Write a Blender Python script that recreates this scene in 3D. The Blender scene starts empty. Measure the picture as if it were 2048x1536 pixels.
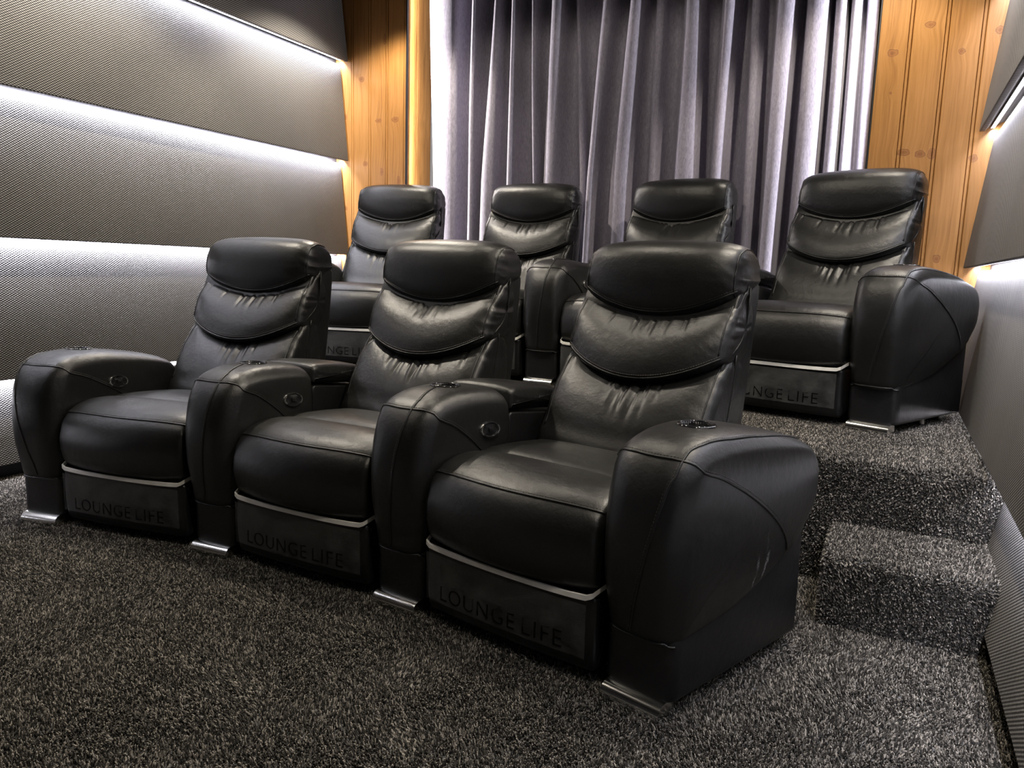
import bpy, bmesh, math, random
from mathutils import Vector, Matrix, noise
random.seed(7)
PI = math.pi
S = bpy.context.scene
COL = S.collection

# ------------------------------------------------------------------ camera
FPX = 1503.05
fwd = Vector((-0.43834937, 0.88631124, -0.14933925))
rgt = Vector((0.89398315, 0.44712449, 0.0295603))
upv = Vector((-0.09297286, 0.12054904, 0.98834406))
cd = bpy.data.cameras.new('camera'); cam = bpy.data.objects.new('camera', cd); COL.objects.link(cam)
M3 = Matrix((rgt, upv, -fwd)).transposed()
cam.matrix_world = Matrix.Translation((0, 0, 1.0)) @ M3.to_4x4()
cd.sensor_width = 36.0; cd.lens = FPX / 2048 * 36; cd.clip_start = 0.02
S.camera = cam

# ------------------------------------------------------------------ world, exposure
w = bpy.data.worlds.new('world'); S.world = w; w.use_nodes = True
w.node_tree.nodes['Background'].inputs[0].default_value = (0.75, 0.78, 0.85, 1)
w.node_tree.nodes['Background'].inputs[1].default_value = 0.02
vs = S.view_settings
vs.view_transform = 'Standard'; vs.look = 'None'; vs.exposure = 0.28; vs.gamma = 1.0; vs.use_curve_mapping = False

# room dimensions (metres)
XL, XR, REC = -3.466, 0.309, 0.068      # lips of the left / right wall panels, recess behind the lips
YB, YF = 4.34, -1.3
ZC = 2.95
LIPS = [0.4525, 1.076, 1.721, 2.38]
YR, ZP = 2.62, 0.418                     # riser of the platform, platform height
WARM = (1.0, 0.90, 0.75); COOL = (0.87, 0.87, 1.0)

def spot(x, y, e, size=104, blend=0.45, col=WARM):
    l = bpy.data.lights.new('downlight_or_fill_lamp', 'SPOT'); l.energy = e; l.color = col
    l.spot_size = math.radians(size); l.spot_blend = blend; l.shadow_soft_size = 0.035
    o = bpy.data.objects.new('downlight_or_fill_lamp', l); COL.objects.link(o); o.location = (x, y, ZC - 0.03)
    return o
SPOTS = [(-2.98, 0.9), (-2.95, 2.3), (-2.92, 3.80), (-1.6, 2.45), (-0.17, 0.9), (-0.17, 2.25), (-0.20, 3.80)]
SPOT_E = [22, 135, 125, 44, 70, 140, 80]
for (x, y), e in zip(SPOTS, SPOT_E): spot(x, y, e, 164 if x == -1.6 else 110, .15 if x == -1.6 else .45)  # the wide middle spot is an added fill that brightens the curtain
def strip_light(loc, rot, lx, ly, e, col=COOL, spread=180):
    l = bpy.data.lights.new('led_lamp', 'AREA'); l.shape = 'RECTANGLE'; l.size = lx; l.size_y = ly
    l.energy = e; l.color = col; l.spread = math.radians(spread)
    o = bpy.data.objects.new('led_lamp', l); COL.objects.link(o); o.location = loc; o.rotation_euler = rot
    return o
LY0 = 0.55                               # the strips start beside the seating
LEDLEN = YB - LY0 - 0.04
for z in LIPS:
    zz = z + 0.009
    # strips look down behind each lip, tipped a little towards the panel below
    strip_light((XL - 0.052, (YB + LY0) / 2, zz), (0, math.radians(42), 0), 0.010, LEDLEN, 88)
    strip_light((XR + 0.052, (YB + LY0) / 2, zz), (0, math.radians(-42), 0), 0.010, LEDLEN, 38)
strip_light((-2.980, YB + 0.022, 1.7), (math.radians(90), 0, math.radians(-52)), 0.008, 2.5, 46, (1, .95, .92), 180)
strip_light((-0.180, YB + 0.018, 1.7), (math.radians(90), 0, math.radians(68)), 0.008, 2.5, 11, (.95, .95, 1), 130)

# ------------------------------------------------------------------ materials
def mat(name):
    m = bpy.data.materials.new(name); m.use_nodes = True
    nt = m.node_tree; return m, nt, nt.nodes['Principled BSDF']
class N:
    """small helper for node graphs"""
    def __init__(s, nt): s.nt = nt
    def a(s, t, **k):
        n = s.nt.nodes.new(t)
        for q, v in k.items():
            setattr(n, q, v)
        return n
    def l(s, a, b): s.nt.links.new(a, b)
    def m(s, op, a, b=None, c=None):
        n = s.nt.nodes.new('ShaderNodeMath'); n.operation = op
        for i, v in enumerate((a, b, c)):
            if v is None: continue
            if isinstance(v, (int, float)): n.inputs[i].default_value = v
            else: s.l(v, n.inputs[i])
        return n.outputs[0]
    def ramp(s, f, stops, interp='LINEAR'):
        n = s.nt.nodes.new('ShaderNodeValToRGB'); cr = n.color_ramp; cr.interpolation = interp
        while len(cr.elements) < len(stops): cr.elements.new(0.5)
        for e, (p, c) in zip(cr.elements, stops):
            e.position = p; e.color = (*c, 1) if len(c) == 3 else c
        s.l(f, n.inputs[0]); return n.outputs[0]
    def noise(s, v, sc, det=2, rough=.5, dist=0):
        n = s.nt.nodes.new('ShaderNodeTexNoise'); n.inputs['Scale'].default_value = sc
        n.inputs['Detail'].default_value = det; n.inputs['Roughness'].default_value = rough
        n.inputs['Distortion'].default_value = dist
        if v is not None: s.l(v, n.inputs['Vector'])
        return n.outputs['Fac']
    def obj(s): return s.nt.nodes.new('ShaderNodeTexCoord').outputs['Object']
    def pos(s): return s.nt.nodes.new('ShaderNodeNewGeometry').outputs['Position']
    def mapping(s, v, scale=(1, 1, 1), loc=(0, 0, 0)):
        n = s.nt.nodes.new('ShaderNodeMapping'); n.inputs['Scale'].default_value = scale; n.inputs['Location'].default_value = loc
        s.l(v, n.inputs['Vector']); return n.outputs[0]
    def sep(s, v):
        n = s.nt.nodes.new('ShaderNodeSeparateXYZ'); s.l(v, n.inputs[0]); return n.outputs
    def mix(s, f, a, b):
        n = s.nt.nodes.new('ShaderNodeMix'); n.data_type = 'RGBA'
        for i, v in ((0, f), (6, a), (7, b)):
            if isinstance(v, (int, float)): n.inputs[i].default_value = v
            elif isinstance(v, tuple): n.inputs[i].default_value = (*v, 1)
            else: s.l(v, n.inputs[i])
        return n.outputs[2]
    def bump(s, h, strength, dist, bsdf, prev=None):
        n = s.nt.nodes.new('ShaderNodeBump'); n.inputs['Strength'].default_value = strength; n.inputs['Distance'].default_value = dist
        s.l(h, n.inputs['Height'])
        if prev is not None: s.l(prev, n.inputs['Normal'])
        s.l(n.outputs[0], bsdf.inputs['Normal']); return n.outputs[0]

def leather(name, base=(0.0070, 0.0071, 0.0068), rough=0.35, scuff=False):
    m, nt, b = mat(name); n = N(nt); v = n.obj()
    big = n.noise(v, 9, 3, .55)
    c = n.ramp(big, [(0.3, tuple(x * .8 for x in base)), (0.75, tuple(x * 1.25 for x in base))])
    if scuff:
        x, y, z = n.sep(v)
        wob = n.m('MULTIPLY', n.m('SUBTRACT', n.noise(v, 30, 3), .5), .022)
        tot = None
        for (cy, cz, ry, rz, k) in ((.335, .300, .007, .048, 1.0), (.295, .315, .004, .030, .6), (.300, .265, .006, .022, .9), (.325, .37, .0025, .04, .35)):
            dy = n.m('DIVIDE', n.m('SUBTRACT', n.m('ADD', y, wob), cy), ry)
            dz = n.m('DIVIDE', n.m('SUBTRACT', z, cz), rz)
            d = n.m('ADD', n.m('MULTIPLY', dy, dy), n.m('MULTIPLY', dz, dz))
            q = n.m('MULTIPLY', n.m('MAXIMUM', n.m('SUBTRACT', 1.0, d), 0.0), k)
            tot = q if tot is None else n.m('MAXIMUM', tot, q)
        speck = n.ramp(n.noise(v, 260, 2, .7), [(.45, (0, 0, 0)), (.62, (1, 1, 1))])
        msk = n.m('MULTIPLY', tot, speck)
        msk = n.m('MULTIPLY', msk, n.m('GREATER_THAN', x, .05))
        c = n.mix(msk, c, (.45, .45, .43))
    n.l(c, b.inputs['Base Color'])
    r = n.m('ADD', n.m('MULTIPLY', n.noise(v, 14, 3), .12), rough - .06)
    n.l(r, b.inputs['Roughness'])
    b.inputs['Specular IOR Level'].default_value = .40
    vo = n.a('ShaderNodeTexVoronoi'); vo.feature = 'DISTANCE_TO_EDGE'; vo.inputs['Scale'].default_value = 420
    n.l(v, vo.inputs['Vector'])
    p = n.bump(n.m('MINIMUM', vo.outputs[0], .25), .22, .0015, b)
    n.bump(n.noise(v, 38, 3, .6), .22, .006, b, p)
    return m
LEATHER = leather('black_leather')
LEATHER_SCUFF = leather('black_leather_scuffed', scuff=True)
LEATHER_LOW = leather('black_leather_lower', (0.006, 0.006, 0.0065), .36)

def simple(name, col, rough, metal=0, spec=.5):
    m, nt, b = mat(name); n = N(nt); v = n.obj()
    c = n.ramp(n.noise(v, 25, 2), [(.3, tuple(x * .9 for x in col)), (.7, tuple(min(1, x * 1.08) for x in col))])
    n.l(c, b.inputs['Base Color'])
    b.inputs['Roughness'].default_value = rough; b.inputs['Metallic'].default_value = metal
    b.inputs['Specular IOR Level'].default_value = spec
    return m
CHROME = simple('chrome', (.86, .86, .84), .17, 1)
GLOSSBLACK = simple('gloss_black_plastic', (.010, .010, .011), .08)
MATTEBLACK = simple('matt_black', (.012, .012, .013), .5)
STRIPMAT = simple('pale_edge_strip', (.78, .77, .72), .4)
THREAD = simple('dark_thread', (.035, .034, .032), .5)
LETTER = simple('black_lettering', (.002, .002, .002), .35, 0, .1)
ALU = simple('satin_aluminium', (.6, .6, .62), .35, 1)
CEIL = simple('dark_ceiling', (.018, .018, .018), .9)
PLINTH = simple('dark_plinth', (.02, .02, .022), .7)

def film_material():
    m, nt, b = mat('clear_plastic_film'); n = N(nt); v = n.obj()
    b.inputs['Base Color'].default_value = (.55, .56, .55, 1)
    haze = n.ramp(n.noise(v, 12, 4, .6), [(.35, (.03, .03, .03)), (.75, (.12, .12, .12))])
    n.l(haze, b.inputs['Alpha'])
    b.inputs['Roughness'].default_value = .14
    b.inputs['Specular IOR Level'].default_value = .8
    b.inputs['Coat Weight'].default_value = .6; b.inputs['Coat Roughness'].default_value = .05
    n.bump(n.noise(n.mapping(v, (14, 14, 30)), 2.2, 2, .5, .6), .35, .004, b)
    return m
FILM = film_material()

def carpet_material():
    m, nt, b = mat('charcoal_twist_carpet'); n = N(nt); p = n.pos()
    fine = n.noise(p, 210, 2, .75)
    mid = n.noise(p, 95, 2, .6)
    fl = n.m('ADD', n.m('MULTIPLY', fine, .72), n.m('MULTIPLY', mid, .28))
    patch = n.m('MULTIPLY', n.m('SUBTRACT', n.noise(p, 3.6, 4, .62, .5), .5), .16)
    fl = n.m('ADD', fl, n.m('SUBTRACT', patch, .015))
    c = n.ramp(fl, [(.42, (.004, .004, .0036)), (.50, (.030, .028, .025)), (.57, (.15, .14, .125)), (.66, (.50, .47, .42))])
    n.l(c, b.inputs['Base Color'])
    b.inputs['Roughness'].default_value = .95; b.inputs['Specular IOR Level'].default_value = .12
    b.inputs['Sheen Weight'].default_value = .25; b.inputs['Sheen Roughness'].default_value = .6
    n.bump(fl, .9, .010, b)
    return m
CARPET = carpet_material()
def tuft_material():
    m, nt, b = mat('carpet_pile_yarn'); n = N(nt)
    r = n.a('ShaderNodeObjectInfo').outputs['Random']
    c = n.ramp(r, [(.0, (.010, .0095, .0085)), (.45, (.040, .037, .032)), (.75, (.145, .132, .114)), (1.0, (.42, .385, .335))])
    n.l(c, b.inputs['Base Color'])
    b.inputs['Roughness'].default_value = .85; b.inputs['Specular IOR Level'].default_value = .2
    return m
TUFT = tuft_material()

def fabric_material():
    m, nt, b = mat('woven_mesh_fabric'); n = N(nt); p = n.pos(); x, y, z = n.sep(p)
    a = n.m('SINE', n.m('MULTIPLY', y, 2 * PI / .0165))
    c_ = n.m('SINE', n.m('MULTIPLY', z, 2 * PI / .0105))
    pr = n.m('ADD', n.m('MULTIPLY', n.m('MULTIPLY', a, c_), .5), .5)
    col = n.ramp(pr, [(.25, (.010, .010, .010)), (.55, (.125, .118, .112)), (.85, (.38, .365, .35))])
    wave = n.noise(n.mapping(p, (1, 3.2, .5)), 2.2, 2, .5)
    col = n.mix(n.m('MULTIPLY', n.m('SUBTRACT', wave, .4), .5), col, (.10, .10, .10))
    n.l(col, b.inputs['Base Color'])
    b.inputs['Roughness'].default_value = .85; b.inputs['Specular IOR Level'].default_value = .25
    b.inputs['Sheen Weight'].default_value = .0
    q = n.bump(pr, .5, .002, b)
    n.bump(wave, .25, .012, b, q)
    return m
FABRIC = fabric_material()

def curtain_material():
    m, nt, b = mat('grey_velvet_curtain'); n = N(nt); p = n.pos()
    st = n.noise(n.mapping(p, (30, 30, 9)), 4, 3, .6, .8)
    c = n.ramp(st, [(.3, (.20, .185, .235)), (.7, (.33, .305, .37))])
    n.l(c, b.inputs['Base Color'])
    b.inputs['Roughness'].default_value = .75
    b.inputs['Sheen Weight'].default_value = .5; b.inputs['Sheen Roughness'].default_value = .35
    b.inputs['Sheen Tint'].default_value = (.8, .78, .85, 1)
    n.bump(st, .3, .003, b)
    return m
CURTAIN = curtain_material()

def wood_material(knots):
    m, nt, b = mat('knotty_pine'); n = N(nt); p = n.pos(); x, y, z = n.sep(p)
    dmin = None; ring = None
    for (kx, kz, rx, rz) in knots:
        dx = n.m('DIVIDE', n.m('SUBTRACT', x, kx), rx); dz = n.m('DIVIDE', n.m('SUBTRACT', z, kz), rz)
        d = n.m('ADD', n.m('MULTIPLY', dx, dx), n.m('MULTIPLY', dz, dz))
        dmin = d if dmin is None else n.m('MINIMUM', dmin, d)
    wob = n.noise(p, 45, 3, .6)
    dk = n.m('ADD', n.m('SQRT', dmin), n.m('MULTIPLY', n.m('SUBTRACT', wob, .5), .9))
    infl = n.m('POWER', 2.718, n.m('MULTIPLY', dmin, -.12))
    comb = n.a('ShaderNodeCombineXYZ')
    n.l(n.m('ADD', n.m('MULTIPLY', x, 55), n.m('MULTIPLY', infl, .8)), comb.inputs[0]); n.l(n.m('MULTIPLY', y, 20), comb.inputs[1])
    n.l(n.m('MULTIPLY', z, 1.6), comb.inputs[2])
    g = n.noise(comb.outputs[0], 1.6, 4, .62, .35)
    board = n.noise(n.mapping(p, (6.2, .1, .25)), 1.3, 0)
    g2 = n.m('ADD', n.m('MULTIPLY', g, .75), n.m('MULTIPLY', board, .25))
    col = n.ramp(g2, [(.30, (.26, .112, .028)), (.48, (.385, .182, .050)), (.62, (.44, .215, .066)), (.8, (.52, .275, .095))])
    kcol = n.ramp(dk, [(.25, (.16, .055, .018)), (.55, (.30, .12, .04)), (.80, (.12, .045, .018)), (.95, (.55, .28, .10)), (1.0, (.70, .38, .14))])
    msk = n.ramp(dk, [(.85, (1, 1, 1)), (1.7, (0, 0, 0))])
    col = n.mix(n.m('MULTIPLY', msk, .62), col, kcol)
    n.l(col, b.inputs['Base Color'])
    b.inputs['Roughness'].default_value = .42; b.inputs['Specular IOR Level'].default_value = .4
    n.bump(g, .15, .0015, b)
    return m
KN = [(.055, 2.235, .028, .02), (-.10, 2.12, .03, .022), (.20, 2.10, .018, .018), (.345, 2.18, .02, .022), (-.005, 1.64, .032, .02), (.07, 1.63, .03, .022),
      (.12, 1.63, .022, .03), (.30, 1.60, .022, .022), (-.09, 1.93, .008, .008), (.19, 1.12, .02, .024), (.33, .98, .018, .02), (-.07, 1.35, .02, .02),
      (-3.36, 2.26, .026, .022), (-3.33, 1.70, .022, .022), (-3.22, 1.98, .03, .018), (-3.08, 1.98, .035, .022), (-3.17, 2.5, .016, .045), (-3.19, 1.64, .016, .03),
      (-3.05, 1.58, .018, .035), (-3.50, 2.02, .02, .02), (-3.5, 1.4, .018, .02), (-3.25, 1.45, .012, .01), (-3.32, 1.1, .02, .02)]
PINE = wood_material(KN)
def emit_mat(name, col, e):
    m, nt, b = mat(name)
    b.inputs['Base Color'].default_value = (*col, 1)
    b.inputs['Emission Color'].default_value = (*col, 1); b.inputs['Emission Strength'].default_value = e
    return m
LEDMAT = emit_mat('led_diffuser', (.93, .95, 1), 9)
LAMPMAT = emit_mat('downlight_glow', (1, .9, .75), 20)

# ------------------------------------------------------------------ mesh helpers
def mk(name, verts, faces, m, parent=None, smooth=True, loc=None, rotz=None):
    me = bpy.data.meshes.new(name); me.from_pydata(verts, [], faces); me.update()
    bm = bmesh.new(); bm.from_mesh(me); bmesh.ops.recalc_face_normals(bm, faces=bm.faces); bm.to_mesh(me); bm.free()
    if smooth: me.polygons.foreach_set('use_smooth', [True] * len(me.polygons))
    me.materials.append(m)
    o = bpy.data.objects.new(name, me); COL.objects.link(o)
    if parent is not None: o.parent = parent
    if loc is not None: o.location = loc
    if rotz is not None: o.rotation_euler = (0, 0, rotz)
    return o
def smooth_angle(o, ang=35):
    me = o.data; bm = bmesh.new(); bm.from_mesh(me)
    for e in bm.edges:
        if len(e.link_faces) == 2: e.smooth = e.calc_face_angle(0) < math.radians(ang)
    bm.to_mesh(me); bm.free(); return o
def boxvf(x0, x1, y0, y1, z0, z1, off=0):
    v = [(x0, y0, z0), (x1, y0, z0), (x1, y1, z0), (x0, y1, z0), (x0, y0, z1), (x1, y0, z1), (x1, y1, z1), (x0, y1, z1)]
    f = [(0, 3, 2, 1), (4, 5, 6, 7), (0, 1, 5, 4), (1, 2, 6, 5), (2, 3, 7, 6), (3, 0, 4, 7)]
    return v, [tuple(i + off for i in q) for q in f]
def box(name, x0, x1, y0, y1, z0, z1, m, parent=None, bevel=0, seg=2):
    v, f = boxvf(x0, x1, y0, y1, z0, z1)
    o = mk(name, v, f, m, parent, smooth=False)
    if bevel:
        bm = bmesh.new(); bm.from_mesh(o.data)
        bmesh.ops.bevel(bm, geom=bm.edges[:], offset=bevel, segments=seg, profile=.5, affect='EDGES')
        bm.to_mesh(o.data); bm.free()
        o.data.polygons.foreach_set('use_smooth', [True] * len(o.data.polygons)); smooth_angle(o, 40)
    return o
def struct(o): o['kind'] = 'structure'; return o
def spline(ctrl, n, closed=True):
    """Catmull-Rom through ctrl points, n points in all, evenly spaced"""
    c = [Vector(p) for p in ctrl]; m = len(c); pts = []
    segs = m if closed else m - 1; K = 24
    for i in range(segs):
        g = (lambda j: c[j % m]) if closed else (lambda j: c[max(0, min(m - 1, j))])
        p0, p1, p2, p3 = g(i - 1), g(i), g(i + 1), g(i + 2)
        for k in range(K):
            t = k / K
            pts.append(.5 * ((2 * p1) + (-p0 + p2) * t + (2 * p0 - 5 * p1 + 4 * p2 - p3) * t * t + (-p0 + 3 * p1 - 3 * p2 + p3) * t ** 3))
    if not closed: pts.append(c[-1])
    d = [0]; q = pts + ([pts[0]] if closed else [])
    for a, b in zip(q, q[1:]): d.append(d[-1] + (b - a).length)
    out = []; L = d[-1]; cnt = n if closed else n - 1; j = 0
    for i in range(n):
        s = L * i / cnt
        while j < len(d) - 2 and d[j + 1] < s: j += 1
        t = (s - d[j]) / max(1e-9, d[j + 1] - d[j]); out.append(q[j].lerp(q[j + 1], min(1, t)))
    return out
def inset_poly(P, r):
    if r <= 0: return [p.copy() for p in P]
    n = len(P); area = sum(P[i].x * P[(i + 1) % n].y - P[(i + 1) % n].x * P[i].y for i in range(n)); sg = 1 if area > 0 else -1
    out = []
    for i in range(n):
        t = (P[(i + 1) % n] - P[i - 1]); t.normalize()
        out.append(P[i] + Vector((-t.y, t.x)) * sg * r)
    return out
def pillow(name, prof, W, r, puff, m, parent=None, nprof=72, nx=24, mapf=None, nr=5, caps=4, dispf=None):
    """closed padded body: side profile (y,z) swept across x in -W..W with rounded ends; mapf(x,y,z,u)->(x,y,z)"""
    P = spline(prof, nprof) if nprof else [Vector(p) for p in prof]
    n = len(P); cen = sum(P, Vector((0, 0))) / n
    rings = []   # (x, polygon)
    capS = [.25, .5, .72, .88][-caps:]
    end = []
    for k in range(nr + 1):
        a = PI / 2 * k / nr
        end.append((W - r + r * math.sin(a), inset_poly(P, r * (1 - math.cos(a)))))
    last = end[-1][1]
    inner = [(W + puff * (1 - s * s), [cen + (p - cen) * s for p in last]) for s in reversed(capS)]
    right = end + inner
    left = [(-x, q) for x, q in reversed(right)]
    midr = [(-(W - r) + 2 * (W - r) * i / nx, P) for i in range(1, nx)]
    rings = left + midr + right
    V = []; F = []
    for x, q in rings:
        for p in q: V.append((x, p.x, p.y))
    for i in range(len(rings) - 1):
        for j in range(n):
            a = i * n + j; b = i * n + (j + 1) % n
            F.append((a, b, b + n, a + n))
    V.append((-(W + puff), cen.x, cen.y)); V.append((W + puff, cen.x, cen.y))
    c0, c1 = len(V) - 2, len(V) - 1; o_ = (len(rings) - 1) * n
    for j in range(n):
        F.append((c0, (j + 1) % n, j)); F.append((c1, o_ + j, o_ + (j + 1) % n))
    if mapf: V = [mapf(x, y, z, max(-1, min(1, x / W))) for x, y, z in V]
    ob = mk(name, V, F, m, parent)
    if dispf:
        me = ob.data; nrm = [v.normal.copy() for v in me.vertices]
        for v, q in zip(me.vertices, nrm): v.co = v.co + q * dispf(v.co, q)
        me.update()
    return ob
def tube(name, pts, r, m, parent=None, seg=6, closed=False):
    V = []; F = []; pts = [Vector(p) for p in pts]; n = len(pts)
    up = None
    for i, p in enumerate(pts):
        t = (pts[(i + 1) % n] - pts[i - 1]) if closed else (pts[min(n - 1, i + 1)] - pts[max(0, i - 1)])
        t.normalize()
        if up is None:
            up = Vector((0, 0, 1)) if abs(t.z) < .9 else Vector((0, 1, 0))
        a = up - t * up.dot(t); a.normalize(); up = a; b = t.cross(a)
        for k in range(seg):
            an = 2 * PI * k / seg; V.append(tuple(p + a * r * math.cos(an) + b * r * math.sin(an)))
    for i in range(n if closed else n - 1):
        for k in range(seg):
            a0 = i * seg + k; a1 = i * seg + (k + 1) % seg; j = ((i + 1) % n) * seg
            F.append((a0, a1, j + (k + 1) % seg, j + k))
    if not closed:
        F.append(tuple(range(seg - 1, -1, -1))); F.append(tuple((n - 1) * seg + k for k in range(seg)))
    return mk(name, V, F, m, parent)
def lathe(name, prof, m, parent=None, seg=40, loc=(0, 0, 0), sx=1, sy=1, smooth=True):
    V = []; F = []
    for (r, z) in prof:
        for k in range(seg):
            a = 2 * PI * k / seg; V.append((loc[0] + r * math.cos(a) * sx, loc[1] + r * math.sin(a) * sy, loc[2] + z))
    for i in range(len(prof) - 1):
        for k in range(seg):
            F.append((i * seg + k, i * seg + (k + 1) % seg, (i + 1) * seg + (k + 1) % seg, (i + 1) * seg + k))
    F.append(tuple(range(seg))); F.append(tuple((len(prof) - 1) * seg + k for k in range(seg)))
    return smooth_angle(mk(name, V, F, m, parent), 50)
def empty(name, loc, rotz):
    o = bpy.data.objects.new(name, None); COL.objects.link(o); o.location = loc; o.rotation_euler = (0, 0, rotz); o.empty_display_size = .1
    return o
def bvh(objs):
    from mathutils.bvhtree import BVHTree
    V = []; F = []
    for o in objs:
        off = len(V); V += [v.co.copy() for v in o.data.vertices]; F += [tuple(i + off for i in p.vertices) for p in o.data.polygons]
    return BVHTree.FromPolygons(V, F)
def drape(t, pts, lift=0.0):
    """push points onto the nearest surface"""
    out = []
    for p in pts:
        h = t.find_nearest(Vector(p))
        out.append(h[0] + h[1] * lift if h[0] is not None else Vector(p))
    return out
def stitches(name, pts, m, parent, step=.008, ln=.0045, r=.0009, off=None):
    """a row of thread stitches along a path, one mesh"""
    pts = [Vector(p) for p in pts]; d = [0]
    for a, b in zip(pts, pts[1:]): d.append(d[-1] + (b - a).length)
    V = []; F = []; s = 0; j = 0
    while s < d[-1] - ln:
        while d[j + 1] < s: j += 1
        t = (pts[j + 1] - pts[j]).normalized(); p = pts[j] + t * (s - d[j])
        up = Vector((0, 0, 1)) if abs(t.z) < .9 else Vector((0, 1, 0)); a = (up - t * up.dot(t)).normalized(); b = t.cross(a); o = len(V)
        for q in (p, p + t * ln):
            for k in range(4): an = PI / 2 * k; V.append(tuple(q + (a * math.cos(an) + b * math.sin(an)) * r))
        F += [(o + k, o + (k + 1) % 4, o + 4 + (k + 1) % 4, o + 4 + k) for k in range(4)] + [(o, o + 1, o + 2, o + 3), (o + 4, o + 5, o + 6, o + 7)]
        s += step
    ob = mk(name, V, F, m, parent, smooth=False); ob['kind'] = 'stuff'; return ob

# ------------------------------------------------------------------ the room
floor = struct(box('floor', XL - .3, XR + .3, YF - .1, YB + .5, -.1, 0, CARPET))
ceil_ = struct(box('ceiling', XL - .3, XR + .3, YF - .1, YB + .5, ZC, ZC + .1, CEIL))
wf = struct(box('wall_front', XL - .3, XR + .3, YF - .12, YF, 0, ZC, CEIL))
for (x, y) in SPOTS:  # the added middle fill gets a ring like the downlights
    lathe('spot_ring', [(.052, 0), (.052, -.006), (.042, -.008), (.038, 0)], ALU, ceil_, 24, (x, y, ZC))

def prism_y(name, poly, y0, y1, m, parent=None, bev=0.0, ny=1):
    """extrude an (x,z) polygon along y"""
    n = len(poly); V = []; F = []
    for i in range(ny + 1):
        y = y0 + (y1 - y0) * i / ny
        V += [(x, y, z) for x, z in poly]
    for i in range(ny):
        for j in range(n):
            a = i * n + j; b = i * n + (j + 1) % n; F.append((a, b, b + n, a + n))
    F.append(tuple(range(n - 1, -1, -1))); F.append(tuple(range(ny * n, ny * n + n)))
    o = mk(name, V, F, m, parent, smooth=False)
    if bev:
        bm = bmesh.new(); bm.from_mesh(o.data); bmesh.ops.bevel(bm, geom=bm.edges[:], offset=bev, segments=3, profile=.5, affect='EDGES'); bm.to_mesh(o.data); bm.free()
        o.data.polygons.foreach_set('use_smooth', [True] * len(o.data.polygons)); smooth_angle(o, 40)
    return o
def side_wall(side):
    X = XL if side < 0 else XR
    s = side                      # +1: wall on the right, room towards -x
    nm = 'left' if side < 0 else 'right'
    a, b = X + s * .115, X + s * .25
    wl = struct(box('wall_' + nm, min(a, b), max(a, b), YF, YB + .5, 0, ZC, MATTEBLACK))
    zs = [.07] + LIPS + [ZC - .02]
    for k in range(len(zs) - 1):
        z0, z1 = zs[k], zs[k + 1]
        fx0, fx1 = X, X + s * (REC if k < len(zs) - 2 else REC)
        top = z1 - .012
        bx = X + s * .113
        poly = [(fx0, z0), (fx1 - s * .004, top - .03), (fx1 + s * .006, top), (bx, top), (bx, z0 + .045), (fx0 + s * .036, z0 + .017), (fx0 + s * .024, z0)]
        if s > 0: poly = poly[::-1]
        prism_y('wall_panel', poly, YF + .02, YB - .012, FABRIC, wl, .005)
        if k > 0:
            # aluminium channel with its glowing diffuser behind the lip
            p2 = [(X + s * .0430, z0 + .016), (X + s * .0430, z0 + .009), (X + s * .0445, z0 + .009), (X + s * .0445, z0 + .013), (X + s * .0595, z0 + .013), (X + s * .0595, z0 + .009), (X + s * .061, z0 + .009), (X + s * .061, z0 + .016)]
            if s > 0: p2 = p2[::-1]
            ch = prism_y('light_channel', p2, YF + .02, YB - .03, ALU, wl)
            x0, x1 = sorted((X + s * .0455, X + s * .0585))
            box('light_strip', x0, x1, LY0, YB - .032, z0 + .0102, z0 + .0125, LEDMAT, ch)
    a, b = X + s * .05, X + s * .112
    struct(box('baseboard_' + nm, min(a, b), max(a, b), YF + .02, YB - .02, 0, .068, PLINTH, None))
side_wall(-1); side_wall(1)

# timber back wall: boards around a curtained recess
AX0, AX1, AD = -2.995, -0.165, .285
wb = struct(box('wall_back', XL - .25, XR + .25, YB + AD + .02, YB + AD + .08, 0, ZC, MATTEBLACK))
def plank(x0, x1, y, parent=wb, z0=0.02, z1=ZC - .01, depth=.02):
    g, bd, dp = .005, .010, .010
    # a tongue-and-groove board: bevelled edge, face, groove, bead, bevelled edge
    prof = [(x0, y + depth), (x0, y + .004), (x0 + .003, y), (x1 - g * 2 - bd, y), (x1 - g * 1.5 - bd, y + dp), (x1 - g - bd, y), (x1 - g, y), (x1 - .0005, y + dp), (x1 - .0005, y + depth)]
    V = [(a, b, z0) for a, b in prof] + [(a, b, z1) for a, b in prof]; n = len(prof)
    F = [(i, (i + 1) % n, (i + 1) % n + n, i + n) for i in range(n)] + [tuple(range(n))[::-1], tuple(range(n, 2 * n))]
    return mk('plank', V, F, PINE, parent, smooth=False)
for a, b in ((-3.60, -3.43), (-3.43, -3.283), (-3.283, -3.141), (-3.141, AX0)): plank(a, b, YB)
for a, b in ((AX1, -.017), (-.017, .139), (.139, .291), (.291, .445)): plank(a, b, YB)
# the recess: reveal boards at its sides (face turned into the opening)
def reveal(xf, s):
    for k, (y0, y1) in enumerate(((YB + .022, YB + .13), (YB + .13, YB + AD + .02))):
        x0, x1 = sorted((xf, xf - s * .02))
        box('plank', x0, x1, y0 + .001, y1 - .001, .02, ZC - .01, PINE, wb, .002, 1)
reveal(AX0, 1); reveal(AX1, -1)
struct(box('trim_1', AX0 - .001, AX0 + .006, YB - .002, YB + .014, .43, ZC - .02, MATTEBLACK))
struct(box('trim_2', AX1 - .006, AX1 + .001, YB - .002, YB + .014, .43, ZC - .02, MATTEBLACK))

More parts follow.
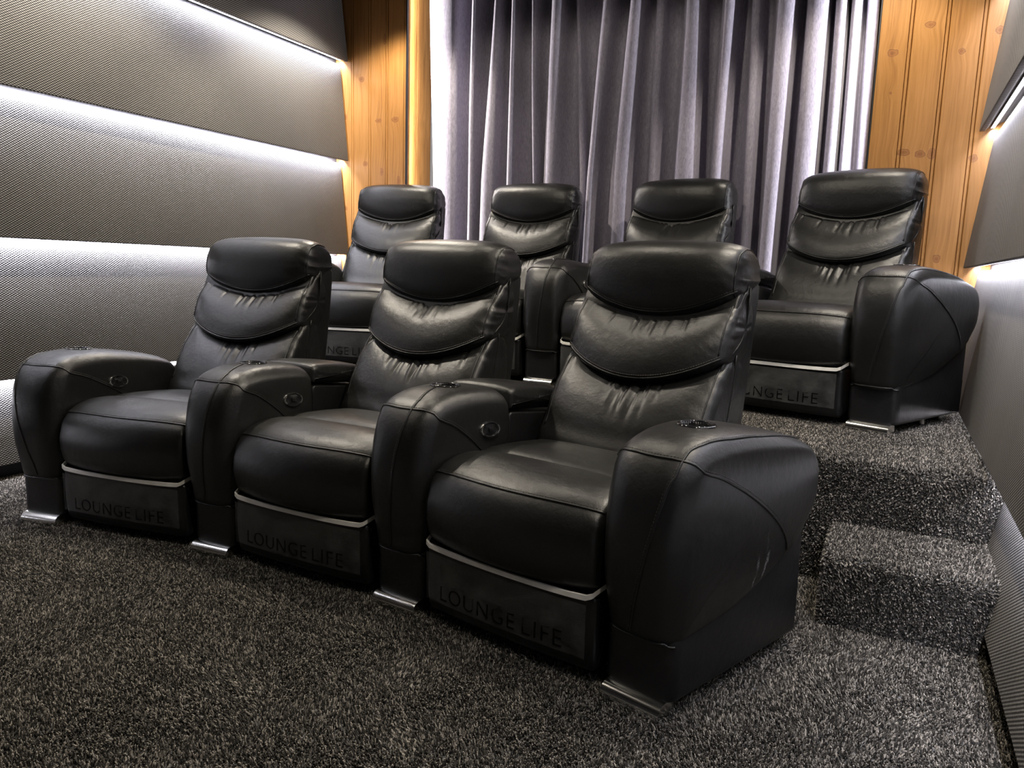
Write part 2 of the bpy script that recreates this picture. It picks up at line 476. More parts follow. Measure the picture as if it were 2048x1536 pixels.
# platform and step, carpeted
def carpet_block(name, x0, x1, y0, y1, z0, z1, rad, m=CARPET):
    n = 8; prof = [(y1, z0), (y1, z1)]
    prof += [(y0 + rad - rad * math.sin(a), z1 - rad + rad * math.cos(a)) for a in [PI / 2 * k / n for k in range(n + 1)]]
    prof += [(y0, z0)]
    V = [(x0, a, b) for a, b in prof] + [(x1, a, b) for a, b in prof]; q = len(prof)
    F = [(i, (i + 1) % q, (i + 1) % q + q, i + q) for i in range(q)] + [tuple(range(q))[::-1], tuple(range(q, 2 * q))]
    o = mk(name, V, F, m, None); smooth_angle(o, 40); return struct(o)
platform = carpet_block('platform_floor', XL - .09, XR + .078, YR, YB + AD + .02, 0, ZP, .03)
step = carpet_block('floor_step', -.10, XR + .078, 2.27, YR - .001, 0, .2085, .022)

def pile_nodes():
    g = bpy.data.node_groups.new('carpet_pile', 'GeometryNodeTree')
    g.interface.new_socket('Geometry', in_out='INPUT', socket_type='NodeSocketGeometry')
    g.interface.new_socket('Geometry', in_out='OUTPUT', socket_type='NodeSocketGeometry')
    def nd(t): return g.nodes.new(t)
    L = g.links.new
    gi, go = nd('NodeGroupInput'), nd('NodeGroupOutput')
    dp = nd('GeometryNodeDistributePointsOnFaces'); dp.inputs['Density'].default_value = 62000
    L(gi.outputs[0], dp.inputs['Mesh'])
    cone = nd('GeometryNodeMeshCone'); cone.inputs['Vertices'].default_value = 5; cone.inputs['Side Segments'].default_value = 2
    cone.inputs['Radius Top'].default_value = .0009; cone.inputs['Radius Bottom'].default_value = .0019; cone.inputs['Depth'].default_value = .0075
    sm = nd('GeometryNodeSetMaterial'); sm.inputs['Material'].default_value = TUFT; L(cone.outputs['Mesh'], sm.inputs['Geometry'])
    io = nd('GeometryNodeInstanceOnPoints'); L(dp.outputs['Points'], io.inputs['Points']); L(sm.outputs[0], io.inputs['Instance'])
    # every tuft leans its own way, and patches of pile lean together
    nz = nd('ShaderNodeTexNoise'); nz.inputs['Scale'].default_value = 4.5; nz.inputs['Detail'].default_value = 3
    sub = nd('ShaderNodeVectorMath'); sub.operation = 'SUBTRACT'; sub.inputs[1].default_value = (.5, .5, .5); L(nz.outputs['Color'], sub.inputs[0])
    sc = nd('ShaderNodeVectorMath'); sc.operation = 'SCALE'; sc.inputs['Scale'].default_value = 5.0; L(sub.outputs[0], sc.inputs[0])
    rv = nd('FunctionNodeRandomValue'); rv.data_type = 'FLOAT_VECTOR'; rv.inputs[0].default_value = (-.75, -.75, -.75); rv.inputs[1].default_value = (.75, .75, .75)
    a1 = nd('ShaderNodeVectorMath'); a1.operation = 'ADD'; L(sc.outputs[0], a1.inputs[0]); L(rv.outputs[0], a1.inputs[1])
    a2 = nd('ShaderNodeVectorMath'); a2.operation = 'ADD'; L(a1.outputs[0], a2.inputs[0]); L(dp.outputs['Normal'], a2.inputs[1])
    a3 = nd('ShaderNodeVectorMath'); a3.operation = 'ADD'; L(a2.outputs[0], a3.inputs[0]); L(dp.outputs['Normal'], a3.inputs[1])
    al = nd('FunctionNodeAlignRotationToVector'); al.axis = 'Z'; L(a3.outputs[0], al.inputs['Vector']); L(al.outputs[0], io.inputs['Rotation'])
    rs = nd('FunctionNodeRandomValue'); rs.data_type = 'FLOAT'; rs.inputs[2].default_value = .7; rs.inputs[3].default_value = 1.35; L(rs.outputs[1], io.inputs['Scale'])
    L(io.outputs[0], go.inputs[0])
    return g
PILE = pile_nodes()
def pile(parent, quads):
    V = []; F = []
    for q in quads:
        F.append(tuple(range(len(V), len(V) + 4))); V += q
    me = bpy.data.meshes.new('carpet_pile'); me.from_pydata(V, [], F); me.materials.append(TUFT)
    o = bpy.data.objects.new('carpet_pile', me); COL.objects.link(o); o.parent = parent
    o['kind'] = 'stuff'
    m = o.modifiers.new('pile', 'NODES'); m.node_group = PILE
    return o
def flat(x0, x1, y0, y1, z): return [(x0, y0, z), (x1, y0, z), (x1, y1, z), (x0, y1, z)]
def upright(x0, x1, y, z0, z1): return [(x0, y, z0), (x1, y, z0), (x1, y, z1), (x0, y, z1)]
XE = XR + .072
pile(floor, [flat(XL - .048, -.11, .62, YR - .004, .001), flat(-.11, XE, .62, 2.264, .001)])
def nosing(x0, x1, y0, z1, rad, n=5):
    P_ = [(y0 + rad - rad * math.sin(PI / 2 * k / n), z1 - rad + rad * math.cos(PI / 2 * k / n)) for k in range(n + 1)]
    return [[(x0, b[0], b[1]), (x1, b[0], b[1]), (x1, a[0], a[1]), (x0, a[0], a[1])] for a, b in zip(P_, P_[1:])]
pile(platform, [flat(XL - .06, XE, YR + .03, YB + .0, ZP + .001), upright(-1.2, XE, YR - .001, 0, ZP - .03)] + nosing(-1.2, XE, YR - .001, ZP + .001, .03))
pile(step, [flat(-.099, XE, 2.29, YR - .005, .2095), upright(-.099, XE, 2.269, 0, .187), [(-.101, YR - .004, 0), (-.101, 2.272, 0), (-.101, 2.272, .2), (-.101, YR - .004, .2)]] + nosing(-.099, XE, 2.269, .2095, .022))

# ------------------------------------------------------------------ curtain
def curtain():
    cw = 2.202
    # each pleat: left and right edge near the rail, left and right edge lower down, depth
    R = [(22, 140, 30, 132, .055), (203, 227, 185, 215, .05), (293, 327, 245, 305, .055), (378, 402, 358, 385, .055), (475, 494, 474, 490, .045), (553, 602, 518, 572, .055), (672, 690, 678, 702, .03),
         (773, 813, 712, 745, .05), (893, 950, 818, 896, .065), (1020, 1056, 985, 1015, .035), (1143, 1217, 1096, 1192, .07), (1308, 1362, 1255, 1302, .06), (1440, 1476, 1405, 1440, .03),
         (1548, 1632, 1488, 1562, .07), (1688, 1782, 1618, 1712, .065), (1812, 1862, 1748, 1800, .05), (1882, 1926, 1822, 1862, .045), (1950, 2003, 1900, 1944, .045)]
    yc = YB + .12
    def wx(px, py, y):
        d = fwd + rgt * ((px - 1024) / FPX) - upv * ((py - 768) / FPX); return d.x * y / d.y
    W_ = [tuple(wx(850 + v / cw, py, yc - .03) for v, py in ((a, 0), (b, 0), (c, 345), (d_, 345))) + (dp,) for a, b, c, d_, dp in R]
    zt, zb = 2.42, 1.57
    cols = []
    for i, (a, b, c, d_, dp) in enumerate(W_):
        wd = b - a
        for k in range(11):
            t = k / 10; q = 2 * t - 1
            yy = -dp * .55 * math.sqrt(max(0, 1 - (q * .97) ** 2)) - .008
            cols.append((a + wd * t, c + (d_ - c) * t, yy, i + t * .5))
        if i < len(W_) - 1:
            a2, c2 = W_[i + 1][0], W_[i + 1][2]
            for k in range(1, 12):
                t = k / 12
                yy = (dp + .055) * math.sin(PI * t) ** .5 - .008
                cols.append((b + (a2 - b) * t, d_ + (c2 - d_) * t, yy, i + .5 + t * .5))
    NZ = 46; z0, z1 = ZP + .015, ZC - .03
    V = []; F = []
    for j in range(NZ + 1):
        z = z0 + (z1 - z0) * j / NZ
        t = (zt - z) / (zt - zb)
        if t > 1: t = 1 + (t - 1) * .35
        for (xt, xb, yy, s) in cols:
            w_ = noise.noise(Vector((s * .9, z * .7, 3.1))) * .012
            V.append((xt + (xb - xt) * t + noise.noise(Vector((s * .6, z * .9, 0))) * .008, yc + yy * (1 + .15 * noise.noise(Vector((s, z * .5, 9)))) + w_, z))
    nc = len(cols)
    xs = [v[0] for v in V]
    V = [(min(max(x, AX0 + .02), AX1 - .012), y, z) for x, y, z in V]
    for j in range(NZ):
        for i in range(nc - 1):
            a = j * nc + i; F.append((a, a + 1, a + nc + 1, a + nc))
    o = mk('curtain', V, F, CURTAIN)
    so = o.modifiers.new('thick', 'SOLIDIFY'); so.thickness = .003; so.offset = 1
    o['label'] = 'floor-length grey velvet curtain in deep pleats across the back wall'; o['category'] = 'curtain'
    tr = box('curtain_track', AX0 + .01, AX1 - .01, YB + .10, YB + .13, ZC - .028, ZC - .003, ALU, o)
curtain()

# ------------------------------------------------------------------ the recliner
RR, DTH = 4.8106, .1635
ROWS = [dict(cx=-1.766, y0=1.7659, rt=.0326, n=3, z=0.0), dict(cx=-1.7101, y0=3.4676, rt=.0302, n=4, z=ZP)]
def frame(row, kind, i):
    R_ = ROWS[row]; n = R_['n']; th = ((i - n / 2) if kind == 'a' else (i - (n - 1) / 2)) * DTH; a = th + R_['rt']
    return Vector((R_['cx'] + RR * math.sin(a), R_['y0'] - RR + RR * math.cos(a), R_['z'])), -a

HW = .282                                # half width of the cushions
def bow(u, k=1.0): return min(1, abs(u)) ** 2 * k
def wrinkle_disp(fold_z, amp, seedv, reach=.10):
    """gathers that hang from the seam above: short creases fanning out near the middle and at both ends"""
    rnd = random.Random(int(seedv * 100))
    cr = []
    for k in range(22):
        mid = k < 17
        x0 = rnd.gauss(.004, .066) if mid else rnd.choice((-1, 1)) * rnd.uniform(.20, .262)
        cr.append((x0, x0 * rnd.uniform(.5, 2.2) + rnd.uniform(-.15, .15), rnd.uniform(.35, 1.0) * reach * (1 if mid else .6), rnd.uniform(.3, 1.0) * amp, rnd.uniform(.0036, .0075)))
    def f(co, nrm):
        if nrm.y > -.1 and nrm.z < .7: return 0.0
        u = co.x / HW; d = fold_z + .078 * u * u - co.z
        if d < -.02 or d > reach * 1.1: return 0.0
        tot = 0
        for x0, sl, ln, a, wd in cr:
            if d > ln: continue
            w_ = wd * (1 + 12 * max(0, d)); xc = x0 + sl * max(0, d)
            q = (co.x - xc) / w_
            if abs(q) < 3: tot += a * math.exp(-q * q) * (1 - max(0, d) / ln) ** 1.2 * min(1, (d + .02) / .02) * (1 - .55 * abs(q) * (q > 0))
        return -tot
    return f
def edge_pucker(amp, seedv):
    def f(co, nrm):
        u = abs(co.x) / HW
        if u < .68: return 0.0
        e = ((u - .68) / .32) ** 2
        return -amp * e * abs(noise.noise(Vector((co.x * 7, co.z * 34 + abs(co.x) * 18, seedv)))) * 1.8
    return f
def combine(*fs): return lambda co, n: sum(f(co, n) for f in fs)

# side profiles (y, z)
HEAD = [(.800, .868), (.768, .858), (.738, .871), (.722, .91), (.719, .96), (.724, 1.02), (.742, 1.07), (.780, 1.102), (.835, 1.114), (.890, 1.105), (.932, 1.07), (.948, 1.01), (.935, .95), (.90, .91), (.85, .885)]
MID = [(.805, .900), (.778, .888), (.745, .868), (.702, .840), (.658, .800), (.624, .750), (.606, .705), (.605, .675), (.650, .655), (.72, .66), (.80, .70), (.84, .80)]
LUM = [(.705, .700), (.680, .690), (.650, .674), (.605, .645), (.562, .602), (.528, .550), (.505, .500), (.480, .455), (.478, .405), (.51, .37), (.60, .35), (.72, .40), (.79, .52), (.78, .64)]
SHELL = [(.64, .30), (.635, .56), (.68, .72), (.735, .86), (.772, .940), (.83, .985), (.915, .985), (.935, .97), (.93, .90), (.905, .74), (.875, .58), (.855, .46), (.845, .30)]
SEATP = [(.19, .36), (.175, .42), (.19, .462), (.25, .482), (.36, .478), (.48, .466), (.58, .45), (.62, .40), (.60, .33), (.40, .31), (.25, .32)]
LEG = [(-.020, .445), (-.048, .405), (-.062, .345), (-.058, .288), (-.040, .250), (-.010, .236), (.06, .236), (.15, .26), (.21, .32), (.235, .40), (.225, .455), (.185, .482), (.11, .488), (.03, .474)]

def head_map(x, y, z, u):
    a = abs(u); low = max(0, min(1, (1.0 - z) / .14)); hi = max(0, min(1, (z - .98) / .13))
    z2 = z + .075 * a * a * low - (.012 * a * a + .020 * a ** 8) * hi
    fr = max(0, min(1, (.85 - y) / .12))
    y2 = y + fr * (.018 * a * a + .032 * a ** 7)
    wide = 1 - .02 * hi
    return (x * wide, y2, z2)
def mid_map(x, y, z, u):
    a = abs(u); z2 = z + .078 * a * a * (1 if z < .9 else 1)
    fr = max(0, min(1, (.80 - y) / .12))
    y2 = y + fr * (.020 * a * a + .022 * a ** 8)
    # following the slope of the back while the side edge climbs
    y2 += .045 * a * a * (1 - .4 * max(0, min(1, (z - .72) / .16)))
    return (x * 1.0, y2, z2)
def lum_map(x, y, z, u):
    a = abs(u); k = max(0, min(1, (z - .42) / .25))
    z2 = z + .078 * a * a * k
    fr = max(0, min(1, (.70 - y) / .12))
    y2 = y + fr * (.018 * a * a + .022 * a ** 8) + .045 * a * a * k
    return (x * (1 + .012 * (1 - k)), y2, z2)
def leg_map(x, y, z, u):
    a = min(1, abs(u)); fr = max(0, min(1, (.12 - y) / .14))
    topk = max(0, min(1, (z - .40) / .08)); fk = 1 if z > .30 else max(0, (z - .236) / .064)
    return (x * (1 - .012 * (1 - fk)), y + fr * .040 * a * a, z - topk * .018 * a ** 4)
def seat_map(x, y, z, u):
    a = min(1, abs(u)); tk = max(0, min(1, (z - .42) / .05))
    return (x, y - .02 * a * a * (1 if y < .3 else 0), z - tk * .016 * a ** 4)
def surf_front(t, pts, dy=-.15):
    """project a list of (x,z) onto the front of the cushions (ray towards +y)"""
    out = []
    for x, y0, z in pts:
        h = t.ray_cast(Vector((x, y0, z)), Vector((0, 1, 0)))
        if h[0] is not None: out.append(h[0])
    return out

def text_mesh(body, x0, width, height, depth):
    cu = bpy.data.curves.new('lettering', 'FONT'); cu.body = body; cu.size = 1; cu.extrude = .02; cu.space_character = 1.12; cu.offset = -.016
    o = bpy.data.objects.new('lettering', cu); COL.objects.link(o)
    dg = bpy.context.evaluated_depsgraph_get(); me = bpy.data.meshes.new_from_object(o.evaluated_get(dg))
    bpy.data.objects.remove(o)
    xs = [v.co.x for v in me.vertices]; ys = [v.co.y for v in me.vertices]; zs = [v.co.z for v in me.vertices]
    ax, bx_, ay, by_ = min(xs), max(xs), min(ys), max(ys)
    for v in me.vertices:
        v.co = Vector((x0 + (v.co.x - ax) / (bx_ - ax) * width, -v.co.z / max(zs) * depth * .5, (v.co.y - ay) / (by_ - ay) * height))
    me.materials.clear(); me.materials.append(LETTER)
    return me

PROTO = {}
def make_seat(seedv):
    """cushions, back and footrest of one recliner; local x to the right, y to the back"""
    t = empty('recliner', (0, 0, 0), 0)
    hd = pillow('headrest', HEAD, HW - .002, .022, .008, LEATHER, t, 100, 90, head_map, dispf=combine(edge_pucker(.005, seedv)))
    md = pillow('upper_back_cushion', MID, HW + .006, .018, .006, LEATHER, t, 120, 124, mid_map, dispf=combine(wrinkle_disp(.872, .0060, seedv + 1), edge_pucker(.004, seedv + 2)))
    lm = pillow('lumbar_cushion', LUM, HW + .008, .018, .006, LEATHER, t, 130, 124, lum_map, dispf=combine(wrinkle_disp(.676, .0080, seedv + 3, .16), edge_pucker(.004, seedv + 4)))
    sh = pillow('back_shell', SHELL, .277, .010, .003, LEATHER, t, 72, 12, None)
    st = pillow('seat_cushion', SEATP, HW - .0005, .022, .002, LEATHER, t, 56, 30, seat_map)
    lg = pillow('leg_cushion', LEG, HW - .0005, .022, .003, LEATHER, t, 84, 40, leg_map, dispf=combine(edge_pucker(.0025, seedv + 6)))
    # lower panel under the leg cushion
    low = pillow('footrest_panel', [(.004, .05), (-.004, .10), (-.006, .16), (-.004, .212), (.0, .232), (.05, .236), (.10, .22), (.12, .14), (.10, .06), (.05, .04), (.015, .04)], HW - .002, .016, 0, LEATHER_LOW, t, 56, 24,
                 lambda x, y, z, u: (x, y - .012 * (1 - u * u) - .004, z))
    T_low = bvh([low])
    # pale strip hugging the top of that panel, turning back round both corners
    path = []
    for k in range(41):
        u = -1 + 2 * k / 40; a = abs(u)
        yy = -.031 + .014 * a * a + .075 * max(0, (a - .93) / .07) ** 2.2 * .6
        path.append((u * (HW + .004) * (1 if a < .97 else 1), yy, .231 + .006 * a ** 6 + .020 * max(0, (a - .9) / .1) ** 2))
    V = []; F = []
    for p in path:
        for dy, dz in ((-.003, -.0065), (.004, -.0065), (.004, .0065), (-.003, .0065)): V.append((p[0], p[1] + dy, p[2] + dz))
    for i in range(40):
        for k in range(4): F.append((i * 4 + k, i * 4 + (k + 1) % 4, i * 4 + 4 + (k + 1) % 4, i * 4 + 4 + k))
    F += [(3, 2, 1, 0), (160, 161, 162, 163)]
    smooth_angle(mk('edge_strip', V, F, STRIPMAT, t), 40)
    # the clear protective film with the maker's lettering
    V = []; F = []; nx_, nz_ = 48, 12
    for j in range(nz_ + 1):
        for i in range(nx_ + 1):
            x = -.268 + .528 * i / nx_; z = .078 + .138 * j / nz_; u = x / HW
            w_ = .0035 * abs(noise.noise(Vector((x * 16, z * 38, seedv)))) + .002 * abs(noise.noise(Vector((x * 60, z * 60, seedv))))
            V.append((x, -.0135 - .012 * (1 - u * u) - .003 - w_ - .002 * (j / nz_), z))
    n1 = len(V)
    for j in range(nz_):
        for i in range(nx_): a = j * (nx_ + 1) + i; F.append((a, a + 1, a + nx_ + 2, a + nx_ + 1))
    fm = mk('plastic_film', V, F, FILM, t); fm['label'] = 'clear wrinkled plastic film over the footrest panel'
    for word, x0, wd in (('LOUNGE', -.209, .262), ('LIFE', .078, .118)):
        tm = text_mesh(word, x0, wd, .042, .002)
        lt = bpy.data.objects.new('lettering', tm); COL.objects.link(lt); lt.parent = fm; lt.location = (0, 0, .089); lt['kind'] = 'stuff'
        for v in tm.vertices:
            u = v.co.x / HW; v.co.y += -.0125 - .012 * (1 - u * u) - .0055
    # a lip of dark lining under the panel
    box('lining', -.27, .27, .02, .50, .048, .062, MATTEBLACK, t)
    # mechanism box under the seat
    box('seat_frame', -.265, .265, .10, .80, .062, .33, LEATHER_LOW, t, .012)
    # seams
    Th, Tm, Tl, Tg, Ts = bvh([hd]), bvh([md]), bvh([lm]), bvh([lg]), bvh([st])
    def seam(tree, pts, r=.0032, lift=.0006, st=True, soff=(0, 0, .009)):
        q = drape(tree, pts, lift); tube('piping', q, r, LEATHER, t)
        if st:
            q2 = drape(tree, [Vector(p) + Vector(soff) for p in q], .0004); stitches('stitching', q2, THREAD, t)
    xs = [-1 + 2 * k / 60 for k in range(61)]
    seam(Th, surf_front(Th, [(u * (HW - .014), .4, .882 + .075 * u * u) for u in xs]))
    seam(Tm, surf_front(Tm, [(u * (HW - .014), .4, .678 + .078 * u * u) for u in xs]))
    seam(Tg, [(u * (HW + .001), -.022 + .040 * u * u, .452 - .012 * u ** 4) for u in xs], soff=(0, .008, .002))
    for s in (-1, 1):
        # welts down both front corners of the back
        pts = []
        for k in range(26):
            z = .94 + .13 * k / 25; pts.append((s * (HW - .012), .70, z))
        a = drape(Th, [h for h in surf_front(Th, [(s * (HW - .022), .4, z) for _, _, z in pts])], .0004)
        top = [(s * (HW - .020), y, z) for y, z in ((.80, 1.075), (.83, 1.085), (.86, 1.085), (.89, 1.075))]
        a += drape(Th, top, .0004)
        tube('piping', a, .0028, LEATHER, t)
        stitches('stitching', [p + Vector((-s * .006, -.0005, 0)) for p in a], THREAD, t)
        b = surf_front(Tm, [(s * (HW - .020), .4, .765 + .165 * k / 20) for k in range(21)])
        if len(b) > 2: tube('piping', b, .0028, LEATHER, t); stitches('stitching', [p + Vector((-s * .006, -.0005, 0)) for p in b], THREAD, t)
        c = surf_front(Tl, [(s * (HW - .018), .3, .50 + .24 * k / 24) for k in range(25)])
        if len(c) > 2: tube('piping', c, .0028, LEATHER, t); stitches('stitching', [p + Vector((-s * .006, -.0005, 0)) for p in c], THREAD, t)
        tube('piping', [(s * .2715, y, z) for y, z in ((.70, .50), (.735, .62), (.775, .76), (.815, .88), (.838, .96))], .0025, LEATHER, t)
    return t

# ------------------------------------------------------------------ armrests
ARM_END = [(.004, .176), (-.020, .24), (-.034, .33), (-.038, .42), (-.026, .51), (.004, .578), (.052, .622), (.12, .643), (.22, .647), (.32, .638), (.46, .614), (.55, .584), (.592, .540), (.603, .475), (.588, .405), (.51, .325), (.38, .250), (.24, .195), (.12, .178)]
ARM_MID = [(.004, .176), (-.020, .24), (-.034, .33), (-.038, .42), (-.026, .51), (.004, .578), (.052, .622), (.12, .643), (.20, .647), (.30, .642), (.355, .632), (.382, .60), (.386, .54), (.386, .40), (.386, .27), (.37, .19), (.30, .176), (.15, .172)]
AW = .098
def arm_map(kind):
    """kind: -1 left end, 0 wedge between seats, +1 right end"""
    def f(x, y, z, u):
        k = 1 + max(0, y) * (.082 / AW)
        low = max(0, min(1, (z - .17) / .2)); hi = max(0, min(1, (z - .50) / .15))
        b = (1 + .15 * math.sin(PI * min(1, low * .62)) - .08 * hi)
        if z < .30: b *= 1 - .06 * (1 - low)
        X = x * k * b
        # the shoulders round off across the top
        a = abs(u); Z = z - (.028 * a ** 3.2) * max(0, min(1, (z - .56) / .08))
        Y = y + (.046 * a ** 3.2) * max(0, min(1, (.06 - y) / .09))
        if kind and u * kind > 0:
            dy = (y - .42) / .30; dz = (z - .46) / .22
            X += kind * .010 * math.exp(-(dy * dy + dz * dz)) * min(1, a * 1.2)
        return (X, Y, Z)
    return f
def make_arm(kind, scuff=False):
    mp = arm_map(kind)
    M = LEATHER_SCUFF if scuff else LEATHER
    # at the heart: the padded upper body
    pad = pillow('armrest', ARM_END if kind else ARM_MID, AW, .034, .004, M, None, 110, 22, mp, nr=7)
    # lower base box behind and below the pad
    y1 = .588 if kind else .60
    def base_plan(z, k):
        pts = []; hw0 = .0955 * k; R_ = .030
        w1 = hw0 + y1 * .080; y0 = .012 if z < .2 else .03
        for (cx_, cy_, a0, r_) in ((-hw0 + R_, y0 + R_, PI, R_), (hw0 - R_, y0 + R_, 1.5 * PI, R_), (w1 - .012, y1 - .012, 0, .012), (-w1 + .012, y1 - .012, .5 * PI, .012)):
            for q in range(6): a = a0 + PI / 2 * q / 5; pts.append((cx_ + r_ * math.cos(a), cy_ + r_ * math.sin(a), z))
        return pts
    zs = [(.043, .94), (.046, .98), (.054, 1.0), (.12, 1.0), (.178, 1.0), (.185, .985), (.30, .98), (.42, .95)]
    V = []; F = []
    for z, k in zs: V += base_plan(z, k)
    n = 24
    for i_ in range(len(zs) - 1):
        for q in range(n): F.append((i_ * n + q, i_ * n + (q + 1) % n, (i_ + 1) * n + (q + 1) % n, (i_ + 1) * n + q))
    F += [tuple(range(n))[::-1], tuple(range((len(zs) - 1) * n, len(zs) * n))]
    base = smooth_angle(mk('arm_base', V, F, LEATHER_LOW, pad), 40)
    # cup holder: hole cut through the pad, then a ringed well
    cy, cx_ = .218, (.0)
    T = bvh([pad]); h = T.ray_cast(Vector((cx_, cy, 1)), Vector((0, 0, -1))); cz = h[0].z
    cut = lathe('cutter', [(.040, -.08), (.040, .05)], MATTEBLACK, None, 40, (cx_, cy, cz))
    bo = pad.modifiers.new('hole', 'BOOLEAN'); bo.object = cut; bo.operation = 'DIFFERENCE'; bo.solver = 'EXACT'
    dg = bpy.context.evaluated_depsgraph_get(); dg.update(); me = bpy.data.meshes.new_from_object(pad.evaluated_get(dg))
    pad.modifiers.clear(); pad.data = me; bpy.data.objects.remove(cut)
    if len(me.materials) == 0: me.materials.append(M)
    nn = h[1]
    cup = lathe('cup_holder', [(.034, -.075), (.0400, -.070), (.0400, -.002), (.0408, .001), (.0428, .0022), (.0462, .0016), (.0480, -.0008), (.046, -.003), (.042, -.003), (.0410, -.078), (.0, -.078)], GLOSSBLACK, pad, 48)
    # turn it inside out safely: inner floor disc
    cup.location = (cx_, cy, cz + .001)
    cup.rotation_euler = Vector((0, 0, 1)).rotation_difference(nn).to_euler()
    cup['label'] = 'round black cup holder sunk in the armrest'
    # chrome foot under the front edge and small ones behind
    fp = [(-.014, .002), (-.019, .014), (-.018, .024), (-.013, .033), (-.005, .040), (.010, .044), (.045, .042), (.050, .030), (.050, .0)]
    V = [(s * .079, a, b) for s in (-1, 1) for a, b in fp]; n = len(fp)
    F = [(i, (i + 1) % n, (i + 1) % n + n, i + n) for i in range(n)] + [tuple(range(n))[::-1], tuple(range(n, 2 * n))]
    ft = smooth_angle(mk('foot', V, F, CHROME, pad), 45)
    for xx in ((-.07, .07) if kind == 0 else ((.085,) if kind > 0 else (-.085,))):
        lathe('foot', [(.017, 0), (.019, .004), (.016, .03), (.021, .044)], CHROME, pad, 18, (xx, y1 - .07, 0))
    if kind > 0: lathe('foot', [(.017, 0), (.019, .004), (.016, .03), (.021, .044)], CHROME, pad, 18, (.075, .33, 0))
    # recliner switch on the right-hand face (towards its seat)
    Tb = bvh([pad])
    if kind <= 0:
        h = Tb.ray_cast(Vector((.5, .262, .520)), Vector((-1, 0, 0)))
        sw = lathe('recline_switch', [(.0, -.004), (.044, -.004), (.046, .001), (.044, .005), (.038, .0055), (.033, .002), (.018, .0035), (.0, .0045)], CHROME, pad, 40, (0, 0, 0), 1, .56)
        sw.data.materials.append(GLOSSBLACK)
        for p in sw.data.polygons:
            if max((Vector(sw.data.vertices[i].co).xy.length for i in p.vertices)) < .0385 and p.center.z > 0: p.material_index = 1
        zax = h[1]; yax = Vector((0, 0, 1)); xax = yax.cross(zax).normalized(); yax = zax.cross(xax)
        sw.matrix_local = Matrix.Translation(h[0]) @ Matrix((xax, yax, zax)).transposed().to_4x4() @ Matrix.Rotation(math.radians(-4), 4, 'Z')
        sw['label'] = 'oval chrome-rimmed recliner switch'
        bt = box('button', -.010, .010, -.007, .007, .002, .008, GLOSSBLACK, None, .002); bt.parent = sw
    # console: storage box and padded lid behind the cup holder, wedge between two seats
    if kind == 0:
        cw = lambda x, y: x * (1.0 + .82 * min(y, .39) + .50 * max(0, y - .39))
        cb = pillow('console_box', [(.388, .20), (.388, .40), (.388, .535), (.396, .552), (.50, .540), (.60, .528), (.70, .516), (.712, .50), (.712, .30), (.71, .10), (.69, .06), (.42, .06), (.390, .10)], AW - .001, .006, 0, LEATHER_LOW, pad, 70, 8,
                    lambda x, y, z, u: (cw(x, y), y, z))
        ld = pillow('console_lid', [(.389, .562), (.389, .59), (.392, .618), (.410, .634), (.50, .632), (.60, .621), (.68, .606), (.712, .585), (.716, .545), (.70, .527), (.60, .539), (.50, .550), (.40, .562)], AW, .017, .004, LEATHER, pad, 70, 16,
                    lambda x, y, z, u: (cw(x, y), y, z - .010 * abs(u) ** 3 * (1 if z > .59 else 0)))
        ld['label'] = 'padded lid of the storage console'
    # seams, all draped on the pad
    def seam(pts, r=.003, st=None, tree=Tb):
        q = drape(tree, [mp(x, y, z, max(-1, min(1, x / AW))) for x, y, z in pts], .0006)
        tube('piping', q, r, M if not scuff else LEATHER, pad)
        if st: stitches('stitching', drape(tree, [p + Vector(st) for p in q], .0004), THREAD, pad)
    n_ = 24
    # cross seam over the front shoulder, running down both flanks in an arc
    arc = []
    def arc_side(s):
        out = []
        for k in range(n_ + 1):
            a = PI / 2 * k / n_
            yy = (.44 if kind else .33) * math.sin(a); out.append((s * AW * 1.1, -.012 + yy, .615 - .40 * yy - (.12 if kind else .20) * (1 - math.cos(a))))
        return out
    left = arc_side(-1)[::-1]; right = arc_side(1)
    top = [(AW * (-.95 + 1.9 * k / 16), .008 + .016 * abs(-.95 + 1.9 * k / 16) ** 2 , .618) for k in range(17)]
    seam(left[:-2] + top + right[2:], .003, (0, .004, .007))
    # long seam: up the front and back along the top
    jx = (.074 if kind > 0 else -.074 if kind < 0 else .030)
    front = [(jx * (z - .18) / .42 + (-.01 if kind == 0 else -.012 * kind) * (1 - (z - .18) / .42), -.05, z) for z in [.185 + .39 * k / 24 for k in range(25)]] + [(jx, -.04 + .012 * k, .590 + .012 * k) for k in range(7)]
    if kind:
        back = [(kind * (abs(jx) + .014 * min(1, k / 8)), .045 + .50 * k / 20, .66) for k in range(21)]
    else:
        back = [(jx * (1 - k / 10), .045 + .115 * k / 8, .66) for k in range(9)]
    seam(front + back, .003, (-.006 * (kind or 1), 0, 0))
    # the seam between pad and base climbs to the back along both flanks
    low_ = [(.06, .178), (.12, .178), (.18, .184), (.24, .195), (.31, .220), (.38, .250), (.44, .285), (.50, .325), (.54, .362)] if kind else [(.06, .176), (.15, .173), (.22, .174), (.30, .176)]
    for s in (-1, 1):
        tube('piping', drape(Tb, [mp(s * AW, y, z, s) for y, z in [(a[0] + (b[0] - a[0]) * k / 4, a[1] + (b[1] - a[1]) * k / 4) for a, b in zip(low_, low_[1:]) for k in range(4)]], .0004), .0025, LEATHER, pad)
    # welt where the pad meets the base, round the front
    band = [(AW * .97 * math.sin(a), .020 - .028 * math.cos(a), .178) for a in [-PI / 2 + PI * k / 28 for k in range(29)]]
    Tboth = bvh([pad, base])
    q = drape(Tboth, [(x, y - .004, z) for x, y, z in band], .001); tube('piping', q, .0035, LEATHER, pad)
    return pad

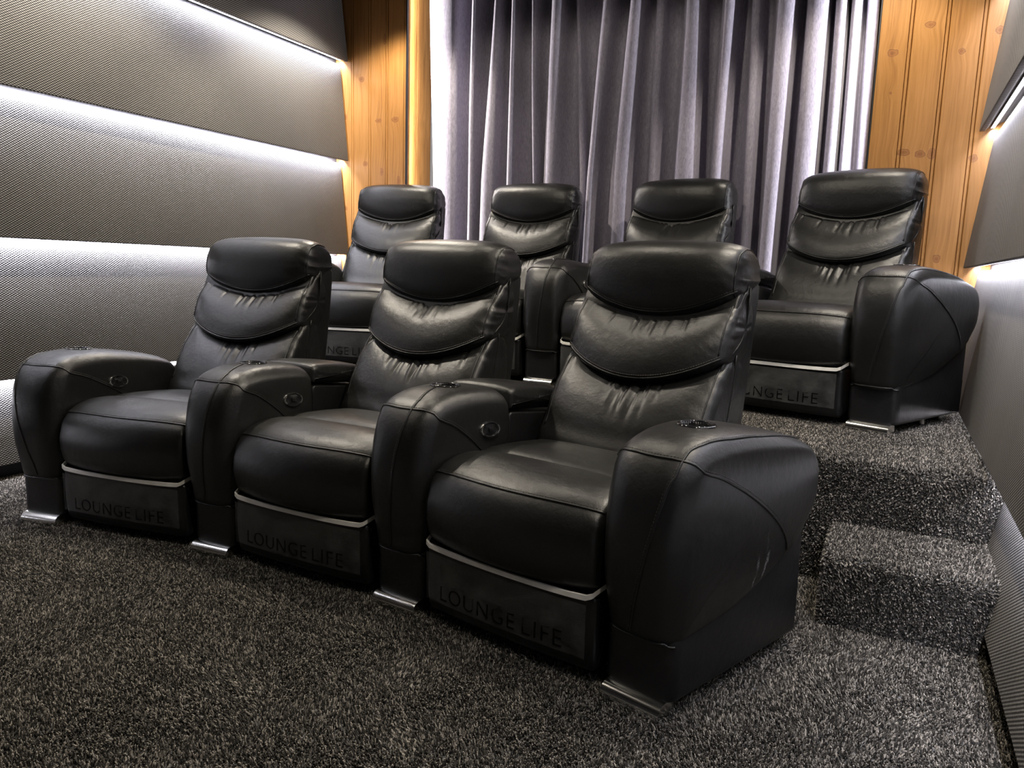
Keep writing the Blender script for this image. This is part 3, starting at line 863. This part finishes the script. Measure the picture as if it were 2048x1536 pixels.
SEATS = [make_seat(1.3), make_seat(8.7)]
ARMS = {('L', 0): make_arm(-1), ('M', 0): make_arm(0), ('R', 1): make_arm(1, True), ('R', 0): make_arm(1, False)}
def copy_tree(o, parent=None):
    c = o.copy(); COL.objects.link(c)
    if parent is not None: c.parent = parent
    c.matrix_parent_inverse = Matrix.Identity(4)
    for ch in list(o.children): copy_tree(ch, c)
    return c
def drop_tree(o):
    for ch in list(o.children): drop_tree(ch)
    bpy.data.objects.remove(o)

LABELS = {
 (0, 0): 'black leather recliner on the floor in the front row, nearest the left fabric wall',
 (0, 1): 'middle black leather recliner of the three in the front row, on the floor',
 (0, 2): 'largest and nearest black leather recliner, front row, scuffed right armrest beside the carpeted step',
 (1, 0): 'black leather recliner on the platform nearest the left wall, before the left pine boards',
 (1, 1): 'black leather recliner on the platform, second from the left, before the dark curtain folds',
 (1, 2): 'black leather recliner on the platform mostly hidden behind the nearest front-row recliner',
 (1, 3): 'black leather recliner on the platform nearest the right wall, rounded armrest by the pine boards',
}
for row in (0, 1):
    n = ROWS[row]['n']
    for i in range(n):
        O, rz = frame(row, 's', i)
        r = copy_tree(SEATS[(i + row) % 2]); r.location = O; r.rotation_euler = (0, 0, rz)
        r['label'] = LABELS[(row, i)]; r['category'] = 'recliner'; r['group'] = 'cinema recliners in two curved rows'
        for k, j in enumerate(([i] if i < n - 1 else [i, i + 1])):
            key = ('L', 0) if j == 0 else ('R', 1 if row == 0 else 0) if j == n else ('M', 0)
            A, arz = frame(row, 'a', j)
            a = copy_tree(ARMS[key], r)
            # the arm sits in its own place on the curve: express it in the recliner's frame
            W_ = Matrix.Translation(A) @ Matrix.Rotation(arz, 4, 'Z'); Rm = Matrix.Translation(O) @ Matrix.Rotation(rz, 4, 'Z')
            a.matrix_local = Rm.inverted() @ W_
for s in SEATS: drop_tree(s)
for a in ARMS.values(): drop_tree(a)
# clean suffixes: rename so that every kind starts from its plain name
bynm = {}
for o in bpy.data.objects:
    if o.type in ('MESH', 'EMPTY'):
        bynm.setdefault(o.name.split('.')[0], []).append(o)
for nm, L in bynm.items():
    for k, o in enumerate(L): o.name = 'tmp_%s_%d' % (nm, k)
    for k, o in enumerate(L): o.name = nm if k == 0 else '%s.%03d' % (nm, k)
